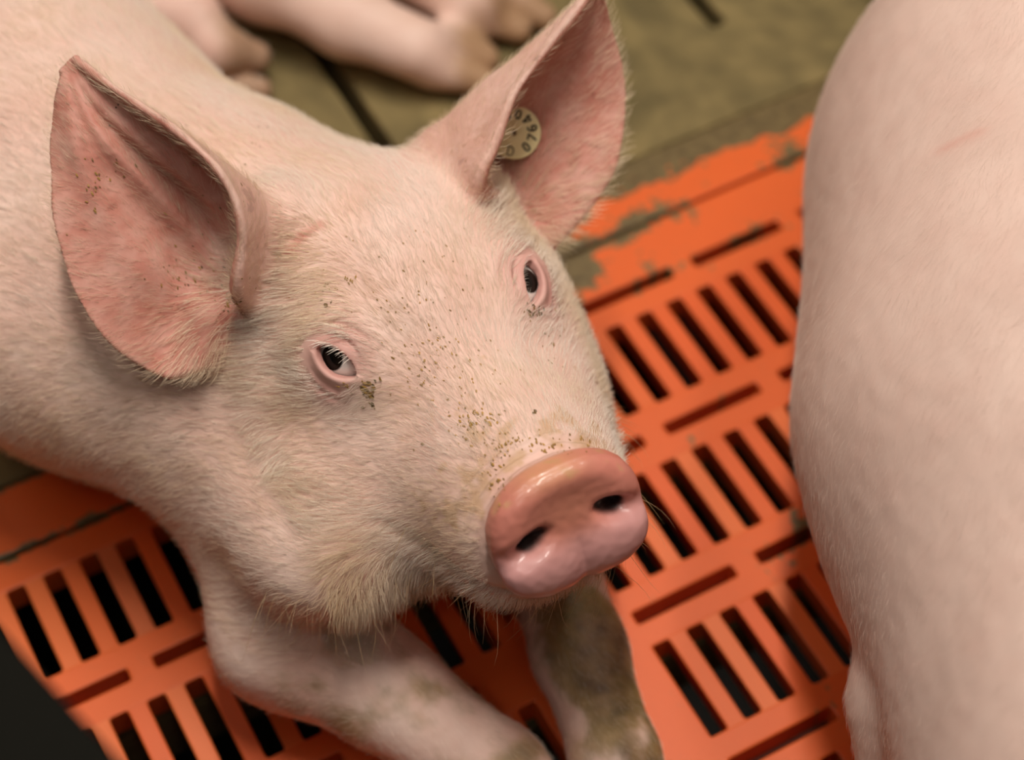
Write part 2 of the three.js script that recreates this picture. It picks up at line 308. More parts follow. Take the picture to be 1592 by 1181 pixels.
// ---------------------------------------------------------------- the main pig, in its own space: x to its left, y up, z towards its nose
const YAW = 28.1 * Math.PI / 180, PC = Math.cos(YAW), PS = Math.sin(YAW), BASE = (() => { const p = world(671, 499, 0.235); return [p[0], 0, p[2]]; })();
function loc(px, py, h) { const p = world(px, py, h), x = p[0] - BASE[0], z = p[2] - BASE[2]; return [x * PC - z * PS, p[1], x * PS + z * PC]; }
const toLocal = (p) => { const x = p[0] - BASE[0], z = p[2] - BASE[2]; return [x * PC - z * PS, p[1], x * PS + z * PC]; };
const X0 = 0.006;                                    // the head's middle plane
const earR = sheet([
  [[432, 470, 0.205], [448, 440, 0.195], [425, 430, 0.180], [395, 480, 0.175], [390, 520, 0.180]],
  [[374, 455, 0.246], [425, 395, 0.240], [392, 432, 0.220], [345, 495, 0.220], [322, 556, 0.211]],
  [[378, 362, 0.276], [418, 338, 0.252], [345, 392, 0.228], [292, 462, 0.222], [250, 574, 0.209]],
  [[354, 285, 0.294], [372, 280, 0.270], [288, 322, 0.248], [218, 412, 0.241], [152, 500, 0.232]],
  [[290, 216, 0.304], [285, 218, 0.286], [222, 255, 0.270], [155, 322, 0.262], [97, 370, 0.256]],
  [[196, 152, 0.306], [188, 160, 0.296], [152, 186, 0.289], [118, 222, 0.284], [88, 225, 0.278]],
  [[118, 97, 0.303], [114, 99, 0.302], [109, 103, 0.301], [103, 109, 0.300], [97, 120, 0.298]],
].map((r) => r.map((p) => loc(...p))), (s, t) => mix(0.0034, 0.0015, sstep(0, 0.6, s)) + 0.0007 * bump(t, 0.06),
  (s, t) => { const f = sstep(0.05, 0.25, s) * sstep(0.98, 0.6, s); return f * (0.0052 * bump(t - 0.37 - 0.04 * s, 0.042) + 0.0062 * bump(t - 0.555, 0.045) - 0.002 * bump(t - 0.46, 0.03) + 0.0025 * bump(t - 0.75, 0.07)) + 0.001 * Math.sin(t * 9 + s * 6) * sstep(0.5, 0.9, t); });
const earL = sheet([
  [[765, 335, .200], [700, 290, .200], [715, 290, .185], [775, 350, .178], [812, 390, .18]],
  [[742, 285, .246], [668, 240, .222], [735, 245, .205], [805, 305, .200], [858, 374, .195]],
  [[768, 215, .262], [700, 186, .243], [778, 200, .222], [850, 248, .216], [940, 275, .214]],
  [[797, 145, .274], [760, 126, .260], [825, 148, .241], [892, 168, .236], [966, 160, .234]],
  [[850, 72, .286], [832, 68, .278], [870, 80, .264], [915, 85, .259], [954, 75, .256]],
  [[898, 12, .296], [893, 9, .291], [910, 15, .284], [926, 18, .280], [938, 16, .278]],
  [[918, -16, .298], [919, -17, .297], [923, -17, .296], [927, -16, .295], [930, -14, .294]],
].map((r) => r.map((p) => loc(...p))), (s, t) => mix(0.0034, 0.0015, sstep(0, 0.6, s)) + 0.0007 * bump(t, 0.06),
  (s, t) => 0.001 * Math.sin(t * 11 + s * 4) * sstep(0.45, 0.8, t) * sstep(0, 0.3, s));

// eyes: centre, outward axis w, corner axis u (towards the inner corner), v up the lids
const V = (a) => new THREE.Vector3(...a);
function hitPig(px, py, near = 0.33) {                 // the skin point seen at a pixel
  let p = V(loc(px, py, near)), q = V(loc(px, py, 0)), dir = q.sub(p).normalize();
  for (let i = 0; i < 200; i++) { const d = pigField(p.x, p.y, p.z); if (d < 0.0001) return p; p.addScaledVector(dir, d * 0.7); if (p.y < 0) break; }
  return null;
}
function normalAt(p, e = 0.001) { return V([pigField(p.x + e, p.y, p.z) - pigField(p.x - e, p.y, p.z), pigField(p.x, p.y + e, p.z) - pigField(p.x, p.y - e, p.z), pigField(p.x, p.y, p.z + e) - pigField(p.x, p.y, p.z - e)]).normalize(); }
const eyes = [];
function addEye(px, py, side) {
  const s = hitPig(px, py), w = V(side < 0 ? [-0.68, 0.58, 0.45] : [0.52, 0.70, 0.48]).normalize();
  const u = V([-side * 0.5, -0.06, 0.86]); u.addScaledVector(w, -u.dot(w)).normalize();
  const v = new THREE.Vector3().crossVectors(w, u); if (v.y < 0) v.negate();
  console.log('eye', side, s.toArray().map((a) => a.toFixed(4)).join(' '), normalAt(s, 0.004).toArray().map((a) => a.toFixed(2)).join(' '));
  return { c: s.clone().addScaledVector(w, -0.0088), w, u, v, side };
}
const ER = 0.0135;
const almond = (u, v) => { u -= 0.0016; v -= 0.0002 + u * -0.12; const L = 0.0114, h = v > 0 ? 0.0062 : 0.0052, R = (L * L + h * h) / (2 * h), o = R - h; return Math.hypot(u, Math.abs(v) + o) - R; };
// snout disc frame
const DT = 27 * Math.PI / 180, DC = [0, 0.2262, 0.1235], SD = Math.sin(DT), CD = Math.cos(DT);
function snoutLocal(hx, y, z) { const b = y - DC[1], c = z - DC[2]; return [hx, b * CD - c * SD, b * SD + c * CD]; }
function snoutDisc(hx, y, z) {
  const [a, b, c] = snoutLocal(hx, y, z), A = Math.abs(a);
  const ra = 0.0375, rb = b > 0 ? 0.0305 : 0.0318, q = Math.pow(Math.pow(A / ra, 2.3) + Math.pow(Math.abs(b) / rb, 2.3), 1 / 2.3), d2 = (q - 1) * rb * 0.95;
  const r = 0.0085, hh = 0.0105, cc = Math.abs(c + 0.004) - hh;
  let d = Math.hypot(Math.max(d2 + r, 0), Math.max(cc + r, 0)) + Math.min(Math.max(d2 + r, cc + r), 0) - r;
  d += 0.0016 * bump(Math.hypot(a, (b - 0.012) * 1.2), 0.02) * (c > 0 ? 1 : 0);                              // dished upper plate
  d = smin(d, ell(A, b, c, 0.0175, -0.0155, 0.0025, 0.0165, 0.0115, 0.0085), 0.010);                            // pads below the nostrils
  const al = (A - 0.0180) * 0.97 - (b - 0.002) * 0.24, bl = (A - 0.0180) * 0.24 + (b - 0.002) * 0.97;
  d = smax(d, -ell(al, bl, c, 0, 0, 0.000, 0.0082, 0.0044, 0.026), 0.004);                                     // nostrils
  d = smax(d, -ell(al, bl, c, 0.011, -0.001, 0.0095, 0.014, 0.0042, 0.0065), 0.006);                           // groove running out from each nostril
  d += 0.0012 * bump(a, 0.0035) * sstep(-0.022, -0.03, b);                                                     // cleft in the lower edge
  return d;
}
const wr1 = loc(395, 560, .19), wr2 = loc(455, 680, .16), wr3 = loc(480, 780, .13), wr4 = loc(500, 830, .115);
const jowlC = loc(500, 825, .142), elbowR = loc(445, 985, .062), kneeR = loc(600, 1075, .052), wristR = loc(775, 1200, .042), hoofR = loc(910, 1310, .02);
const elbowL = loc(862, 905, .050), kneeL = loc(900, 1010, .045), wristL = loc(958, 1180, .038), hoofL = loc(1010, 1330, .02);
const footA = loc(285, 25, .045), footB = loc(340, 78, .034), footC = loc(396, 88, .022), footD = loc(345, 132, .013), footE = loc(404, 139, .012);
const shR = loc(235, 770, .10), shR2 = loc(90, 690, .12);
const moundR1 = loc(452, 408, .222), moundR2 = loc(432, 338, .246), moundL1 = loc(705, 290, .212), moundL2 = loc(702, 238, .222);
function pigField(x, y, z) {
  const hx = x - X0, ax = Math.abs(hx);
  // ---- body
  let b = cone(x, y, z, -0.056, 0.139, -0.125, -0.112, 0.134, -0.27, 0.089, 0.096);
  b = smin(b, cone(x, y, z, -0.112, 0.134, -0.27, -0.135, 0.132, -0.50, 0.096, 0.112), 0.04);
  b = smin(b, ell(x, y, z, -0.14, 0.13, -0.54, 0.118, 0.12, 0.12), 0.05);
  b = smin(b, cone(x, y, z, 0.0, 0.175, -0.05, -0.052, 0.145, -0.135, 0.066, 0.084), 0.05);                      // neck
  b = smin(b, cone(x, y, z, -0.092, 0.132, -0.075, -0.140, 0.130, -0.16, 0.058, 0.064), 0.045);                   // right shoulder
  b = smin(b, cone(x, y, z, -0.140, 0.132, -0.16, -0.185, 0.118, -0.34, 0.060, 0.085), 0.05);                    // right flank
  b = smin(b, cone(x, y, z, 0.044, 0.120, -0.10, 0.005, 0.10, -0.16, 0.052, 0.052), 0.04);                        // left shoulder
  b = smin(b, ell(x, y, z, -0.02, 0.09, -0.04, 0.085, 0.07, 0.08), 0.04);                                         // chest
  if (z > -0.14) {
    b = smin(b, cone(x, y, z, -0.084, 0.112, -0.045, elbowR[0], elbowR[1], elbowR[2], 0.044, 0.032), 0.035);
    let l = cone(x, y, z, elbowR[0], elbowR[1], elbowR[2], kneeR[0], kneeR[1], kneeR[2], 0.034, 0.029);
    l = smin(l, cone(x, y, z, kneeR[0], kneeR[1], kneeR[2], wristR[0], wristR[1], wristR[2], 0.029, 0.024), 0.012);
    l = smin(l, cone(x, y, z, wristR[0], wristR[1], wristR[2], hoofR[0], hoofR[1], hoofR[2], 0.023, 0.017), 0.01);
    const b0 = b; b = smin(b0, l, 0.03);
    let m = cone(x, y, z, 0.05, 0.08, -0.03, elbowL[0], elbowL[1], elbowL[2], 0.045, 0.024);
    m = smin(m, cone(x, y, z, elbowL[0], elbowL[1], elbowL[2], kneeL[0], kneeL[1], kneeL[2], 0.024, 0.024), 0.012);
    m = smin(m, cone(x, y, z, kneeL[0], kneeL[1], kneeL[2], wristL[0], wristL[1], wristL[2], 0.024, 0.022), 0.012);
    m = smin(m, cone(x, y, z, wristL[0], wristL[1], wristL[2], hoofL[0], hoofL[1], hoofL[2], 0.022, 0.017), 0.01);
    b = Math.min(b, smin(b0, m, 0.02));
  }
  if (z < -0.28) {
    let f = cone(x, y, z, -0.06, 0.055, -0.50, footA[0], footA[1], footA[2], 0.042, 0.022);
    f = smin(f, cone(x, y, z, footA[0], footA[1], footA[2], footB[0], footB[1], footB[2], 0.022, 0.017), 0.012);
    f = smin(f, cone(x, y, z, footB[0], footB[1], footB[2], footC[0], footC[1], footC[2], 0.016, 0.011), 0.010);
    f = smin(f, cone(x, y, z, footD[0], footD[1], footD[2], footE[0], footE[1], footE[2], 0.0105, 0.0085), 0.002);
    b = smin(b, f, 0.03);
  }
  // ---- head
  const hr = Math.sqrt(hx * hx + (y - 0.19) ** 2 + (z - 0.02) ** 2);
  if (hr > 0.27) return b;
  let d = ell(ax, y, z, 0, 0.186, -0.050, 0.069, 0.062, 0.075);                                                  // cranium
  d = smin(d, cone(ax, y, z, 0, 0.180, -0.010, 0, 0.2085, 0.100, 0.053, 0.0335), 0.03);                          // face and bridge of the nose
  d = smin(d, cone(ax, y, z, 0, 0.138, -0.015, 0, 0.178, 0.090, 0.050, 0.030), 0.03);                            // lower jaw
  d = smin(d, ell(ax, y, z, 0.046, 0.155, -0.012, 0.034, 0.050, 0.056), 0.03);                                    // cheeks
  d = smin(d, ell(ax, y, z, 0.026, 0.186, 0.075, 0.020, 0.030, 0.042), 0.025);                                    // sides of the muzzle
  d = smin(d, ell(ax, y, z, 0.034, 0.165, 0.040, 0.026, 0.034, 0.042), 0.025);                                    // lips
  d = smin(d, ell(x, y, z, jowlC[0], jowlC[1], jowlC[2], 0.042, 0.036, 0.048), 0.035);                            // right jowl
  d = smin(d, ell(x, y, z, X0 + 0.047, 0.118, 0.0, 0.033, 0.035, 0.045), 0.035);                                  // left jowl
  d = smin(d, snoutDisc(hx, y, z), 0.006);
  // wrinkles behind the disc, mouth line, folds of the cheek
  if (z > 0.04) {
    const [, sb, sc] = snoutLocal(hx, y, z), up = sstep(-0.005, 0.02, sb);
    d += up * (0.0020 * bump(sc + 0.0195 + 0.1 * ax, 0.0020) + 0.0016 * bump(sc + 0.0240 + 0.14 * ax, 0.0016) + 0.0012 * bump(sc + 0.0300 + 0.2 * ax, 0.0016));
    d += 0.0018 * bump(y - (0.187 - 0.10 * (0.11 - z)), 0.0035) * sstep(0.05, 0.075, z) * sstep(0.015, 0.02, ax);
  }
  d = smin(d, b, 0.04);
  { // fold between neck, jowl and face on the right
    const f = Math.min(cone(x, y, z, ...wr1, ...wr2, 0, 0), cone(x, y, z, ...wr2, ...wr3, 0, 0), cone(x, y, z, ...wr3, ...wr4, 0, 0));
    if (f < 0.03) d += 0.0032 * bump(f, 0.008);
  }
  // ---- ears
  const er = hx < 0 ? earR : earL;
  const e = er.dist(x, y, z);
  d = smin(d, hx < 0 ? cone(x, y, z, ...moundR1, ...moundR2, 0.020, 0.013) : cone(x, y, z, ...moundL1, ...moundL2, 0.020, 0.013), 0.030);
  if (e < 0.02) d = smin(d, e, 0.011);
  // ---- eyes
  for (const E of eyes) {
    const px = x - E.c.x, py = y - E.c.y, pz = z - E.c.z, r = Math.sqrt(px * px + py * py + pz * pz);
    if (r > 0.045) continue;
    const u = px * E.u.x + py * E.u.y + pz * E.u.z, v = px * E.v.x + py * E.v.y + pz * E.v.z, w = px * E.w.x + py * E.w.y + pz * E.w.z;
    d = smin(d, Math.sqrt((u * 0.85) ** 2 + v * v + w * w) - (ER + 0.0013), 0.020);
    const al = almond(u, v);
    if (w > 0) {
      d -= (v > 0 ? 0.0003 : 0.0009) * bump(al - 0.0020, 0.0020);                                                                   // lid margins
      d += 0.0015 * (v > 0 ? bump(al - 0.0052, 0.0011) : 0.5 * bump(al - 0.0075, 0.002)) * sstep(0.03, 0.02, r) * sstep(0.013, 0.004, Math.abs(u));  // creases
      d += 0.0011 * (v > 0 ? bump(al - 0.0105 - u * 0.1, 0.0015) : 0.8 * bump(al - 0.0125, 0.002)) * sstep(0.016, 0.006, Math.abs(u));
      d = smax(d, -Math.max(al, 0.0045 - w), 0.0014);
    }
    d = smax(d, -(r - ER - 0.0002), 0.0006);
  }
  return d + (z > 0.105 && y > 0.185 ? 0.0002 : 0.0007 * sstep(0.105, 0.085, z) + 0.0002) * noise(x * 45, y * 45, z * 45) + 0.0002 * noise(x * 260, y * 260, z * 260);
}
const scratch = [hitPig(447, 392), hitPig(470, 366), hitPig(500, 348)];
eyes.push(...[addEye(527, 557, -1), addEye(815, 441, 1)]);
const C = { skin: srgb(226, 186, 170), cream: srgb(234, 204, 190), pink: srgb(214, 150, 134), ear: srgb(192, 124, 108), snout: srgb(204, 146, 142), snoutTop: srgb(214, 150, 112), lid: srgb(208, 152, 142), dark: srgb(42, 20, 16), olive: srgb(112, 98, 46), tan: srgb(190, 152, 100) };
function pigColor(x, y, z, nx, ny, nz) {
  const hx = x - X0, n = fbm(x * 30, y * 30, z * 30, 3), n2 = fbm(x * 90, y * 90, z * 90, 3);
  let c = mix3(C.skin, C.cream, clamp(0.5 + n * 1.2));
  c = mix3(c, C.pink, clamp(0.12 + n2 * 0.5) * 0.4);
  const er = hx < 0 ? earR : earL, p = er.near(x, y, z);
  if (p) {
    const d = er.dist(x, y, z), k0 = sstep(0.008, 0.002, d) * sstep(0.0, 0.07, p[6]);
    const inner = (nx * p[3] + ny * p[4] + nz * p[5]) * (hx < 0 ? 1 : -1);
    const k = k0 * mix(0.35, 1, sstep(-0.2, 0.3, inner));
    c = mix3(c, C.ear, k * (0.65 + 0.5 * clamp(n2 + 0.35)));
    if (k > 0.3 && n2 > 0.33) c = mix3(c, C.dark, 0.25);
  }
  const [a, b, s] = snoutLocal(hx, y, z);
  if (s > -0.03 && Math.abs(hx) < 0.045 && y > 0.17) {
    const k = sstep(-0.016, -0.008, s);
    c = mix3(c, C.pink, 0.45 * sstep(-0.03, -0.012, s) * sstep(-0.02, 0.005, b));
    const up = sstep(-0.008, 0.004, b), plate = bump(Math.hypot(a * 0.7, b - 0.010), 0.014);
    let q = mix3(C.snout, srgb(208, 128, 112), up); q = mix3(q, srgb(184, 116, 92), plate * 0.8); q = mix3(q, C.snoutTop, sstep(0.020, 0.030, b) * 0.8 * sstep(0.032, 0.0, Math.abs(a + 0.004)));
    q = q.map((v) => v * (1 + 0.14 * n2)); c = mix3(c, q, k);
    const nd = Math.hypot(Math.abs(a) - 0.0180, (b - 0.002) * 1.5);
    if (s < 0.0045) c = mix3(c, C.dark, sstep(0.0115, 0.0085, nd) * sstep(0.0045, 0.0005, s));
  }
  if (z > 0.03 && z < 0.12 && y > 0.2 && ny > 0.4) c = mix3(c, C.tan, 0.55 * sstep(0.05, 0.3, n2 + 0.3 * bump(z - 0.085, 0.015) - 0.12));
  if (hx < 0 && z < 0 && y > 0.2) for (let i = 0; i < 2; i++) c = mix3(c, srgb(196, 104, 88), 0.6 * bump(cone(x, y, z, ...scratch[i], ...scratch[i + 1], 0, 0), 0.0022));
  for (const E of eyes) {
    const r = Math.hypot(x - E.c.x, y - E.c.y, z - E.c.z);
    if (r < 0.03) { c = mix3(c, C.lid, sstep(0.026, 0.016, r) * 0.9); }
    const q = Math.hypot(x - E.c.x - E.w.x * 0.008 - E.u.x * 0.003 + E.v.x * 0.015, y - E.c.y - E.w.y * 0.008 - E.u.y * 0.003 + E.v.y * 0.015, z - E.c.z - E.w.z * 0.008 - E.u.z * 0.003 + E.v.z * 0.015); c = mix3(c, C.lid, sstep(0.014, 0.006, q) * 0.8);
  }
  if (y < 0.085 && z > -0.02) { const g = fbm(x * 34, y * 34, z * 34, 5), left = sstep(-0.005, 0.012, hx), far = sstep(0.06, 0.11, z); const k = sstep(-0.05, 0.4, g + left * (0.42 + 0.1 * n2) + far * 0.16 - 0.10); c = mix3(c, mix3(mix3(C.olive, srgb(84, 62, 40), left * clamp(0.5 + n * 2)), C.tan, clamp(0.35 + n2) * mix(1, 0.6, left)), k * mix(0.75, 0.95, left)); }
  if (z < -0.3 && hx > 0.01 && y < 0.06) c = mix3(c, [0.30, 0.17, 0.08], 0.8 * sstep(0.034, 0.010, Math.min(Math.hypot(x - footC[0], z - footC[2]), Math.hypot(x - footE[0], z - footE[2]))));
  return c;
}
const fine = DRAFT ? 0.0028 : 0.00135, coarse = DRAFT ? 0.006 : 0.0034;
const pigGeo = paint(meshField(pigField,
  axisCoords(-0.34, 0.20, -0.145, 0.165, fine, coarse), axisCoords(-0.01, 0.33, 0.12, 0.305, fine, coarse), axisCoords(-0.74, 0.36, -0.205, 0.155, fine, coarse)), pigColor);
console.log('pig triangles', pigGeo.index.count / 3);
const skinMat = mat([1, 1, 1], 0.55, { vertexColors: true, physical: true, sheen: 0.25, sheenRoughness: 0.5, sheenColor: new THREE.Color(1, 0.9, 0.8), specularIntensity: 0.6 });
const wetMat = mat([1, 1, 1], 0.5, { vertexColors: true, physical: true, clearcoat: 0.45, clearcoatRoughness: 0.17 });
{ // the moist snout disc has its own gloss
  const ix = pigGeo.index.array, P = pigGeo.attributes.position, dry = [], wet = [];
  for (let i = 0; i < ix.length; i += 3) { const [a, b, c] = snoutLocal(P.getX(ix[i]) - X0, P.getY(ix[i]), P.getZ(ix[i])); (c > -0.012 && Math.abs(a) < 0.042 && Math.abs(b) < 0.036 ? wet : dry).push(ix[i], ix[i + 1], ix[i + 2]); }
  pigGeo.setIndex(dry.concat(wet)); pigGeo.addGroup(0, dry.length, 0); pigGeo.addGroup(dry.length, wet.length, 1);
}
const pig = add(new THREE.Mesh(pigGeo, [skinMat, wetMat]), 'pig');
pig.position.set(BASE[0], 0, BASE[2]); pig.rotation.y = YAW;
tag(pig, 'pink young pig lying on the slats with raised head, upright ears and dirt-specked face', 'pig');
for (const E of eyes) {
  const g = new THREE.SphereGeometry(ER - 0.0002, 72, 48); g.rotateX(Math.PI / 2);      // pole towards +z
  paint(g, (x, y, z) => { const a = Math.acos(clamp(z / ER, -1, 1)) * ER, t = Math.atan2(y, x); if (a < 0.0026) return [0.004, 0.004, 0.004]; if (a < 0.0066) return mix3([0.006, 0.005, 0.004], [0.02, 0.012, 0.008], sstep(0.0026, 0.006, a) * (0.6 + 0.4 * Math.sin(t * 40))); return mix3([0.01, 0.008, 0.006], srgb(240, 236, 230), sstep(0.0066, 0.0071, a)); });
  const m = add(new THREE.Mesh(g, mat([1, 1, 1], 0.08, { vertexColors: true, physical: true, specularIntensity: 0.35 })), 'eye', pig);
  m.position.copy(E.c); m.quaternion.setFromUnitVectors(new THREE.Vector3(0, 0, 1), E.w.clone().addScaledVector(E.u, E.side < 0 ? -0.19 : -0.05).normalize());
}

// hair: thin tapering curved strands, each strand kind one set of copies
function strand(bend, curl, rad, seg = 5) {
  const P = [], I = [];
  for (let i = 0; i <= seg; i++) {
    const t = i / seg, r = rad * (1 - 0.85 * t * t), cx = curl * Math.sin(t * 2.6) * t, cy = bend * (t - 0.72 * t * t), cz = t * (1 - 0.12 * bend);
    for (let k = 0; k < 3; k++) { const a = k * 2.0944; P.push(cx + r * Math.cos(a), cy + r * Math.sin(a), cz); }
    if (i) for (let k = 0; k < 3; k++) { const a = (i - 1) * 3 + k, b = (i - 1) * 3 + (k + 1) % 3; I.push(a, b, b + 3, a, b + 3, a + 3); }
  }
  const g = new THREE.BufferGeometry(); g.setAttribute('position', new THREE.Float32BufferAttribute(P, 3)); g.setIndex(I); g.computeVertexNormals(); return g;
}
const hairMat = mat([1, 1, 1], 0.42, { physical: true, specularIntensity: 0.7 });
const tips = (y) => [strand(0.55, 0.10, y), strand(0.35, -0.14, y), strand(0.75, 0.04, y), strand(0.25, 0.2, y)];
function growHair(geo, parent, wanted, describe, rad = 0.010, name = 'hair') {
  const P = geo.attributes.position, N = geo.attributes.normal, ix = geo.index, nt = ix.count / 3, cdf = new Float64Array(nt);
  const a = new THREE.Vector3(), b = new THREE.Vector3(), c = new THREE.Vector3(), n = new THREE.Vector3();
  let sum = 0;
  for (let t = 0; t < nt; t++) { a.fromBufferAttribute(P, ix.getX(t * 3)); b.fromBufferAttribute(P, ix.getX(t * 3 + 1)); c.fromBufferAttribute(P, ix.getX(t * 3 + 2)); sum += b.sub(a).cross(c.sub(a)).length() / 2; cdf[t] = sum; }
  const sets = tips(rad).map((g) => ({ g, m: [], c: [] })), T = new THREE.Vector3(), S = new THREE.Vector3(), p = new THREE.Vector3(), M = new THREE.Matrix4(), want = Math.round(sum * 1e6 * wanted);
  for (let i = 0; i < want; i++) {
    const r = rnd() * sum; let lo = 0, hi = nt - 1; while (lo < hi) { const m = (lo + hi) >> 1; if (cdf[m] < r) lo = m + 1; else hi = m; }
    let u = rnd(), v = rnd(); if (u + v > 1) { u = 1 - u; v = 1 - v; } const w = 1 - u - v, i0 = ix.getX(lo * 3), i1 = ix.getX(lo * 3 + 1), i2 = ix.getX(lo * 3 + 2);
    p.set(0, 0, 0); n.set(0, 0, 0);
    for (const [q, k] of [[i0, w], [i1, u], [i2, v]]) { p.x += P.getX(q) * k; p.y += P.getY(q) * k; p.z += P.getZ(q) * k; n.x += N.getX(q) * k; n.y += N.getY(q) * k; n.z += N.getZ(q) * k; }
    n.normalize();
    const h = describe(p, n); if (!h || rnd() > h.den) continue;
    T.set(...h.dir); const d = T.dot(n); T.addScaledVector(n, -d); if (T.lengthSq() < 1e-6) continue; T.normalize().addScaledVector(n, h.lift ?? 0.12).normalize();
    S.crossVectors(n, T).normalize(); const U = new THREE.Vector3().crossVectors(T, S);
    const L = h.len * rr(0.65, 1.25), k = (L < 0.02 ? 1 : 0.6) * (h.wide ?? 1), set = sets[Math.floor(rnd() * sets.length)];
    M.makeBasis(S.multiplyScalar(L * k), U.multiplyScalar(L * k), T.multiplyScalar(L)).setPosition(p.x - n.x * 0.0003, p.y - n.y * 0.0003, p.z - n.z * 0.0003);
    set.m.push(M.clone()); set.c.push(h.col);
  }
  let total = 0;
  for (const s of sets) {
    const im = add(new THREE.InstancedMesh(s.g, hairMat, s.m.length), name, parent); im.userData.kind = 'stuff'; total += s.m.length;
    const col = new THREE.Color(); s.m.forEach((m, i) => { im.setMatrixAt(i, m); im.setColorAt(i, col.setRGB(...s.c[i])); });
  }
  console.log(name, total);
}
const HC = { blond: srgb(246, 223, 193), gold: srgb(214, 178, 128), white: srgb(252, 238, 224) };
const earBaseR = V(loc(385, 470, .22)), earBaseL = V(loc(770, 320, .21));
function pigHair(p, n) {
  const { x, y, z } = p, hx = x - X0, ax = Math.abs(hx), sg = hx < 0 ? -1 : 1;
  if (n.y < -0.6 || z < -0.62) return null;
  const wob = [noise(x * 75, y * 75, z * 75 + 9), noise(x * 75 + 40, y * 75, z * 75), noise(x * 75, y * 75 + 40, z * 75)];
  const big = noise(x * 28 + 3, y * 28, z * 28);
  let den = 0.8, len = 0.0095, lift = 0.10, dir, col = mix3(HC.blond, HC.white, clamp(0.5 + big));
  const er = hx < 0 ? earR : earL, e = z < 0.0 && y > 0.16 ? er.near(x, y, z) : null;
  for (const E of eyes) { const dx = x - E.c.x, dy = y - E.c.y, dz = z - E.c.z, r = Math.hypot(dx, dy, dz); if (r < 0.0215) { const u = dx * E.u.x + dy * E.u.y + dz * E.u.z, v = dx * E.v.x + dy * E.v.y + dz * E.v.z; if (almond(u, v) < 0.0060 || (v < 0 && almond(u, v) < 0.0085)) return null; den *= 0.55; len *= 0.7; } }
  const [, , sc] = snoutLocal(hx, y, z);
  if (z > 0.05 && sc > -0.035 && y > 0.165) { const top = y > 0.225 ? 1 : 0, k = sstep(mix(-0.016, -0.025, top), mix(-0.036, -0.040, top), sc); if (k <= 0.05) return null; den *= k; len *= mix(0.35, 1, k); }
  if (e && e[6] > 0.08 && er.dist(x, y, z) < 0.004) {
    const inner = n.x * e[3] + n.y * e[4] + n.z * e[5] > 0 === (hx < 0), base = hx < 0 ? earBaseR : earBaseL, edge = Math.min(e[7], 1 - e[7], 1 - e[6]);
    dir = [x - base.x, y - base.y, z - base.z]; const l = Math.hypot(...dir) || 1; dir = dir.map((q) => q / l);
    return { den: inner ? 0.22 + 0.10 * sstep(0.1, 0.0, edge) + 0.25 * sstep(0.35, 0.1, e[6]) : 0.4, len: inner ? (e[6] < 0.4 ? 0.011 : 0.0075) : 0.006, lift: 0.14, dir: [dir[0] + wob[0] * 0.5, dir[1] + wob[1] * 0.5, dir[2] + wob[2] * 0.5], col: HC.blond };
  }
  const side = 1 - Math.max(n.y, 0);
  if (z < -0.085 || (y < 0.10 && z < 0.03) || ax > 0.098) {                                             // body and legs
    dir = [-0.35 + wob[0] * 0.3, -1.1 * side + wob[1] * 0.3, -0.9]; den = y < 0.09 ? 0.16 : 0.40; len = y < 0.09 ? 0.006 : 0.0090; lift = 0.05; if (z < -0.3) den *= 0.5;
  } else if (y < 0.085) { dir = [0.15, -0.5, 1]; den = 0.14; len = 0.005; lift = 0.04; }
  else {
    const lat = sg * sstep(0.012, 0.05, ax), brow = sstep(0.03, 0.048, ax) * sstep(0.185, 0.205, y) * sstep(0.012, -0.012, z) * sstep(-0.085, -0.06, z), cheek = sstep(0.2, 0.18, y);
    dir = [lat * 0.55 + brow * sg * 1.5 + wob[0] * 0.42, -1.3 * side * (1 - brow) + wob[1] * 0.42, -1 + 0.45 * cheek + wob[2] * 0.3];
    den = mix(0.66, 1, cheek); len = mix(0.0075, 0.0115, cheek) + brow * 0.006; lift = mix(0.08, 0.20, cheek);
    const flap = hx < 0 ? cheek * sstep(0.022, 0.004, z) : 0; dir = [mix(dir[0], wob[0] * 0.3, flap), mix(dir[1], -1, flap), mix(dir[2], -0.1 + wob[2] * 0.3, flap)];
    const chin = sstep(0.178, 0.155, y) * sstep(0.052, 0.080, z) * sstep(0.118, 0.140, y); len = mix(len, 0.015, chin); lift = mix(lift, 0.45, chin); dir = [mix(dir[0], sg * 0.1 + wob[0] * 0.5, chin), mix(dir[1], -1, chin), mix(dir[2], 0.2 + wob[2] * 0.5, chin)];
    col = mix3(col, HC.gold, 0.25 * sstep(0.18, 0.13, y) + 0.2 * chin);
  }
  dir = dir.map((q) => q + (rnd() - 0.5) * 0.36);
  return { den, len, lift, dir, col };
}
growHair(pigGeo, pig, 1.0, pigHair, 0.0072);
growHair(pigGeo, pig, 0.055, (p, n) => {                                                                // long bristles under the chin and on the lip
  const hx = p.x - X0; if (p.z < 0.045 || p.y < 0.12 || p.y > 0.19 || n.y > 0.25) return null;
  const [, , sc] = snoutLocal(hx, p.y, p.z); if (sc > -0.008) return null;
  return { den: 0.55, len: rr(0.014, 0.042), lift: 0.4, dir: [rr(-0.6, 0.3), -1, rr(-0.5, 0.5)], col: mix3(HC.gold, HC.blond, rnd() * 0.6) };
}, 0.0055, 'bristle');
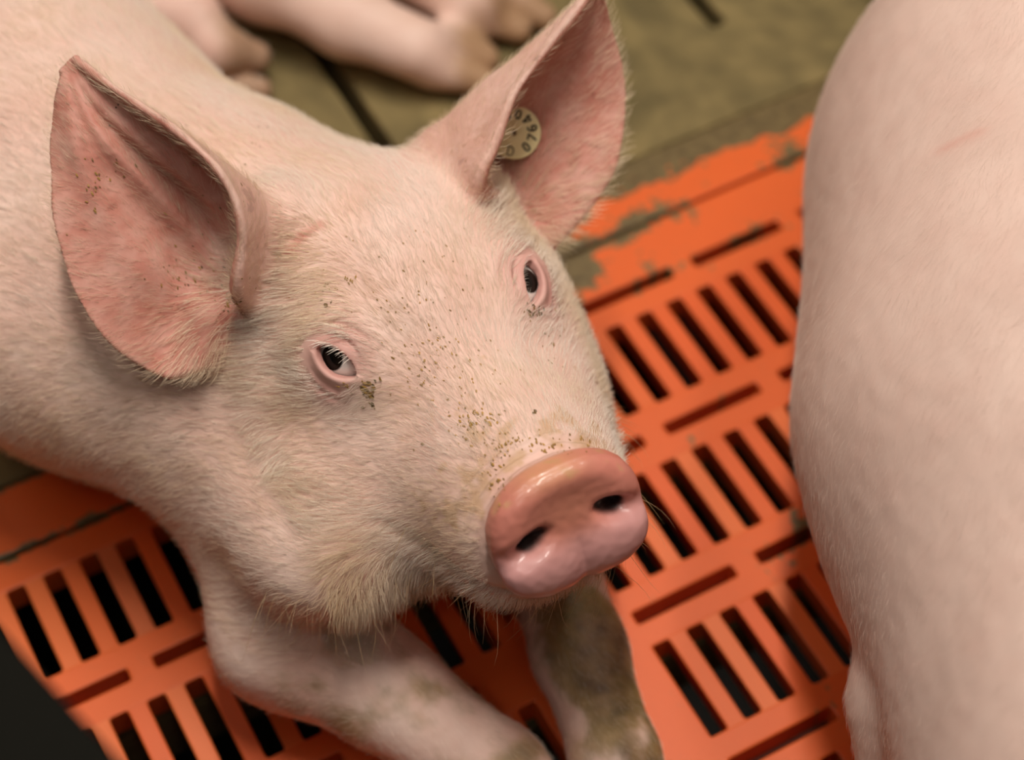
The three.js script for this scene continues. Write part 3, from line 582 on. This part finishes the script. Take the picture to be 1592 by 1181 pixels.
for (const E of eyes) {                                                                                // pale lashes on the upper lid
  const gs = [], q = strand(0.6, 0.1, 0.021, 6);
  for (let i = 0; i < 26; i++) {
    const u = mix(-0.0095, 0.0085, i / 25) + rr(-0.0004, 0.0004); let v = 0; while (almond(u, v) < 0.0012 && v < 0.01) v += 0.0002;
    const r = ER + 0.0030, w = Math.sqrt(Math.max(1e-6, r * r - u * u - v * v)), at = E.c.clone().addScaledVector(E.u, u).addScaledVector(E.v, v).addScaledVector(E.w, w);
    const T = E.w.clone().multiplyScalar(0.75).addScaledVector(E.v, -0.35 + rr(-0.2, 0.2)).addScaledVector(E.u, -0.45 + u * 30 + rr(-0.2, 0.2)).normalize(), S = new THREE.Vector3().crossVectors(E.v, T).normalize(), U = new THREE.Vector3().crossVectors(T, S); if (U.dot(E.v) < 0) { U.negate(); S.negate(); } const L = rr(0.006, 0.0095) * (E.side > 0 ? 0.6 : 1);
    gs.push(q.clone().applyMatrix4(new THREE.Matrix4().makeBasis(S.multiplyScalar(L), U.multiplyScalar(L), T.multiplyScalar(L)).setPosition(at)));
  }
  const l = add(new THREE.Mesh(mergeGeometries(gs), mat(HC.white, 0.45)), 'eyelash', pig); l.userData.kind = 'stuff';
}
// flecks of dried dirt on the face
{
  const fleck = [0, 1, 2].map((k) => { const g = new THREE.IcosahedronGeometry(1, 1), P = g.attributes.position; for (let i = 0; i < P.count; i++) { const f = 1 + 0.45 * noise(P.getX(i) * 1.7 + k * 9, P.getY(i) * 1.7, P.getZ(i) * 1.7); P.setXYZ(i, P.getX(i) * f, P.getY(i) * f, P.getZ(i) * f); } g.computeVertexNormals(); return g; });
  const list = fleck.map(() => []), M = new THREE.Matrix4();
  const put = (px, py, size, long = 1.6, dark = 0.5, ang = null) => {
    size *= 0.62;
    const p = hitPig(px, py); if (!p) return; const n = normalAt(p);
    let t = V([-0.2, 0, -1]).applyAxisAngle(n, ang ?? rr(-0.5, 0.5)); t.addScaledVector(n, -t.dot(n)).normalize(); const s = new THREE.Vector3().crossVectors(n, t);
    M.makeBasis(s.multiplyScalar(size), n.clone().multiplyScalar(size * 0.45), t.multiplyScalar(size * long)).setPosition(p.addScaledVector(n, 0.0003));
    list[Math.floor(rnd() * 3)].push([M.clone(), mix3(srgb(186, 144, 70), srgb(66, 50, 22), clamp(dark - 0.1))]);
  };
  const cloud = (cx, cy, sx, sy, n, size, dark) => { for (let i = 0; i < n; i++) put(cx + gauss() * sx, cy + gauss() * sy, size * rr(0.5, 1.3), rr(1, 2.6), clamp(dark + rr(-0.3, 0.3))); };
  put(507, 475, 0.0016, 1.3, 0.95); put(500, 467, 0.0006, 2.5, 0.9, 0.9); put(515, 470, 0.0005, 3, 0.9, -1.2);
  for (const [x, y] of [[540, 434], [548, 438], [553, 431], [545, 436], [537, 432]]) put(x, y, 0.0007, 2.2, 0.45, -0.9);
  cloud(505, 448, 8, 4, 8, 0.0006, 0.5); cloud(572, 603, 7, 10, 26, 0.0009, 0.75); cloud(580, 620, 4, 10, 14, 0.0008, 0.9); cloud(538, 598, 5, 3, 6, 0.0006, 0.3);
  cloud(745, 655, 18, 12, 46, 0.0007, 0.3); cloud(830, 646, 4, 3, 3, 0.0009, 0.8); cloud(700, 600, 50, 45, 70, 0.00055, 0.35); cloud(660, 560, 26, 26, 20, 0.0006, 0.45);
  cloud(830, 690, 60, 9, 70, 0.0006, 0.35); cloud(775, 735, 10, 26, 40, 0.0006, 0.45); cloud(828, 485, 7, 8, 18, 0.0007, 0.7); cloud(860, 530, 12, 24, 24, 0.0006, 0.5);
  cloud(600, 440, 90, 70, 40, 0.0005, 0.5); cloud(690, 500, 60, 60, 34, 0.0005, 0.5); cloud(350, 300, 60, 90, 40, 0.0005, 0.7); cloud(300, 430, 40, 25, 40, 0.0006, 0.7); cloud(358, 470, 8, 14, 20, 0.0007, 0.8); cloud(150, 290, 25, 30, 26, 0.0006, 0.6);
  const dm = mat([1, 1, 1], 0.8), col = new THREE.Color();
  list.forEach((l, k) => { const im = add(new THREE.InstancedMesh(fleck[k], dm, l.length), 'dirt_fleck', pig); im.userData.kind = 'stuff'; l.forEach(([m, c], i) => { im.setMatrixAt(i, m); im.setColorAt(i, col.setRGB(...c)); }); });
}


// ---------------------------------------------------------------- the numbered ear tag
{
  const R = 0.0138, p = hitPig(803, 203), n = normalAt(p, 0.003), toCam = V(toLocal([0, CAMY, 0])).sub(p).normalize(), N = n.clone().multiplyScalar(0.5).add(toCam).normalize();
  const prof = [[0, 0], [R * 0.97, 0], [R, 0.0004], [R, 0.0013], [R * 0.97, 0.0017], [R * 0.50, 0.0017], [R * 0.47, 0.0020], [R * 0.18, 0.0021], [R * 0.12, 0.0015], [0, 0.0015]].map(([a, b]) => new THREE.Vector2(a, b));
  const cream = mat(srgb(240, 226, 172), 0.45);
  const t = add(new THREE.Mesh(new THREE.LatheGeometry(prof, 56), cream), 'ear_tag');
  tag(t, 'round cream ear tag printed with black digits pinned inside the upright ear', 'ear tag');
  // frame: y = facing, x to the photo's right, z down the photo
  const right = V(toLocal([1, 0, 0])).sub(V(toLocal([0, 0, 0]))), X = right.addScaledVector(N, -right.dot(N)).normalize(), Z = new THREE.Vector3().crossVectors(X, N).normalize();
  const q = new THREE.Quaternion().setFromRotationMatrix(new THREE.Matrix4().makeBasis(X, N, Z)), turn = new THREE.Quaternion().setFromAxisAngle(new THREE.Vector3(0, 1, 0), YAW);
  const wp = p.clone().addScaledVector(n, 0.004); t.position.copy(wp.applyQuaternion(turn)).add(new THREE.Vector3(BASE[0], 0, BASE[2])); t.quaternion.copy(turn).multiply(q);
  const pin = add(new THREE.Mesh(new THREE.CylinderGeometry(0.0022, 0.0026, 0.014, 16), cream), 'pin', t); pin.position.y = -0.0065;
  const hole = add(new THREE.Mesh(new THREE.CylinderGeometry(0.0013, 0.0013, 0.0004, 12), mat(srgb(96, 70, 36), 0.8)), 'hole', t); hole.position.y = 0.0017;
  const font = await new FontLoader().loadAsync('fonts/droid/droid_sans_regular.typeface.json'), ink = mat(srgb(34, 28, 20), 0.6);
  const bold = await new FontLoader().loadAsync('fonts/droid/droid_sans_bold.typeface.json');
  for (const [ch, deg] of [['1', -107], ['0', -77], ['4', -45], ['6', -14], ['7', 15], ['0', 49], ['D', 101]]) {
    const g = new TextGeometry(ch, { font: ch === 'D' ? font : bold, size: 0.0052, depth: 0.0002, curveSegments: 5, bevelEnabled: false }); g.computeBoundingBox(); const c = g.boundingBox.getCenter(new THREE.Vector3()); g.translate(-c.x, -c.y, 0); g.scale(0.92, 1, 1);
    // lie on the face with the top of the character towards the centre
    g.rotateX(-Math.PI / 2); const a = deg * Math.PI / 180; g.rotateY(Math.PI / 2 - a); g.translate(Math.cos(a) * R * 0.70, 0.0017, Math.sin(a) * R * 0.70);
    add(new THREE.Mesh(g, ink), 'digit', t);
  }
}
// ---------------------------------------------------------------- the other two pigs
function otherColor(base, dirty) { return (x, y, z) => { const n = fbm(x * 22, y * 22, z * 22, 4), m = fbm(x * 70, y * 70, z * 70, 3); let c = mix3(base, C.cream, clamp(0.5 + n)); c = mix3(c, C.pink, clamp(0.1 + m * 0.5) * 0.3); return dirty ? dirty(c, x, y, z, n) : c; }; }
{
  const B = [0.30, 0, -0.60], w = (px, py, h) => { const p = world(px, py, h); return [p[0] - B[0], p[1], p[2] - B[2]]; };
  const k1 = w(1396, 1100, .125), k2 = w(1425, 1260, .095), k3 = w(1500, 1420, .03);
  const f = (x, y, z) => {
    let d = cone(x, y, z, 0.108, 0.165, -0.34, 0.022, 0.170, -0.10, 0.122, 0.147);
    d = smin(d, cone(x, y, z, 0.022, 0.170, -0.10, -0.005, 0.172, 0.05, 0.147, 0.140), 0.06);
    d = smin(d, cone(x, y, z, -0.005, 0.172, 0.05, 0.001, 0.168, 0.28, 0.140, 0.126), 0.06);
    d = smin(d, cone(x, y, z, 0.085, 0.19, 0.28, 0.15, 0.21, 0.42, 0.085, 0.065), 0.05);
    d = smin(d, cone(x, y, z, 0.15, 0.20, 0.42, 0.20, 0.17, 0.54, 0.065, 0.036), 0.03);
    for (const s of [-1, 1]) d = smin(d, ell(x, y, z, 0.165 + s * 0.07, 0.27, 0.40 - s * 0.03, 0.035, 0.05, 0.014), 0.02);
    d = smin(d, cone(x, y, z, 0.12, 0.10, -0.38, 0.04, 0.05, -0.30, 0.08, 0.045), 0.04);
    d = smin(d, ell(x, y, z, 0.16, 0.08, 0.16, 0.08, 0.08, 0.10), 0.05);
    let l = cone(x, y, z, ...k1, ...k2, 0.024, 0.024); l = smin(l, cone(x, y, z, ...k2, ...k3, 0.024, 0.018), 0.01);
    d = smin(d, l, 0.020);
    return d + 0.0009 * noise(x * 14, y * 14, z * 14) + 0.0003 * noise(x * 90, y * 90, z * 90);
  };
  const s1 = w(1448, 313, .25), s2 = w(1490, 313, .25);
  const g = paint(meshField(f, axisCoords(-0.2, 0.34, -0.2, 0.06, 0.004, 0.008), axisCoords(-0.01, 0.36, 0.0, 0.34, 0.004, 0.006), axisCoords(-0.55, 0.62, -0.4, 0.34, 0.004, 0.008)), otherColor(srgb(216, 184, 170), (c, x, y, z, n) => {
    const d = Math.hypot(x - clamp(x, s1[0], s2[0]), (z - s1[2]) * 1.5); if (y > 0.2) c = mix3(c, C.pink, 0.5 * bump(d, 0.004));
    return y < 0.09 && z > 0.05 ? mix3(c, C.tan, 0.35 * clamp(0.4 + n)) : c; }));
  const o = add(new THREE.Mesh(g, skinMat), 'pig'); o.position.set(...B);
  tag(o, 'second pig of which only the pale smooth flank shows along the right edge', 'pig');
  growHair(g, o, 0.26, (p, n) => n.y < -0.2 || p.z > 0.36 || p.z < -0.36 || p.x > 0.12 ? null : { den: 1, len: 0.006, lift: 0.03, dir: [-0.5 + (rnd() - 0.5) * 0.5 + noise(p.x * 30, p.y * 30, p.z * 30), -0.6 + (rnd() - 0.5) * 0.4, 0.8 + (rnd() - 0.5) * 0.5], col: mix3(srgb(228, 198, 182), HC.white, 0.6 * rnd()) }, 0.0042);
}
{
  const B = [-0.45, 0, -1.28], w = (px, py, h) => { const p = world(px, py, h); return [p[0] - B[0], p[1], p[2] - B[2]]; };
  const a1 = w(400, -45, .05), a2 = w(540, 32, .036), a3 = w(648, 76, .030), a4 = w(690, 72, .022), a5 = w(682, 104, .019), a4b = w(754, 92, .012), a5b = w(752, 127, .012);
  const b1 = w(560, -90, .05), b2 = w(680, -35, .034), b3 = w(735, 0, .029), b4 = w(746, 14, .020), b5 = w(774, -8, .021), b4b = w(806, 47, .012), b5b = w(846, 27, .012);
  const f = (x, y, z) => {
    let d = cone(x, y, z, -0.22, 0.15, -0.12, 0.18, 0.15, -0.10, 0.14, 0.13);
    d = smin(d, cone(x, y, z, 0.2, 0.15, -0.12, 0.36, 0.15, -0.16, 0.10, 0.07), 0.05);
    d = smin(d, cone(x, y, z, 0.36, 0.15, -0.16, 0.46, 0.11, -0.15, 0.065, 0.036), 0.03);
    for (const s of [-1, 1]) d = smin(d, ell(x, y, z, 0.33, 0.22, -0.16 + s * 0.07, 0.014, 0.05, 0.035), 0.02);
    for (const [p, q, r, t1, e1, t2, e2, r0] of [[a1, a2, a3, a4, a4b, a5, a5b, 0.031], [b1, b2, b3, b4, b4b, b5, b5b, 0.034]]) {
      let l = cone(x, y, z, p[0] + 0.0, 0.11, p[2] - 0.15, ...p, 0.05, r0);
      l = smin(l, cone(x, y, z, ...p, ...q, r0 * 0.9, 0.024), 0.02); l = smin(l, cone(x, y, z, ...q, ...r, 0.024, 0.022), 0.012);
      const toes = Math.min(cone(x, y, z, ...t1, ...e1, 0.0160, 0.0100), cone(x, y, z, ...t2, ...e2, 0.0160, 0.0100));
      d = smin(d, smin(l, toes, 0.010), 0.02);
    }
    return d + 0.001 * noise(x * 30, y * 30, z * 30);
  };
  const horn = [0.34, 0.19, 0.08];
  const g = paint(meshField(f, axisCoords(-0.42, 0.52, 0.2, 0.48, 0.0032, 0.009), axisCoords(-0.01, 0.32, 0.0, 0.07, 0.0032, 0.008), axisCoords(-0.32, 0.42, 0.16, 0.41, 0.0032, 0.009)), otherColor(srgb(226, 190, 172), (c, x, y, z, n) => {
    const toe = Math.min(Math.hypot(x - a4b[0], z - a4b[2]), Math.hypot(x - a5b[0], z - a5b[2]), Math.hypot(x - b4b[0], z - b4b[2]), Math.hypot(x - b5b[0], z - b5b[2]));
    return y < 0.06 ? mix3(c, horn, 0.85 * sstep(0.030, 0.010, toe)) : c; }));
  const o = add(new THREE.Mesh(g, skinMat), 'pig'); o.position.set(...B);
  tag(o, 'third pig of which only two outstretched legs with cloven feet show on the concrete', 'pig');
}

renderer.render(scene, camera);
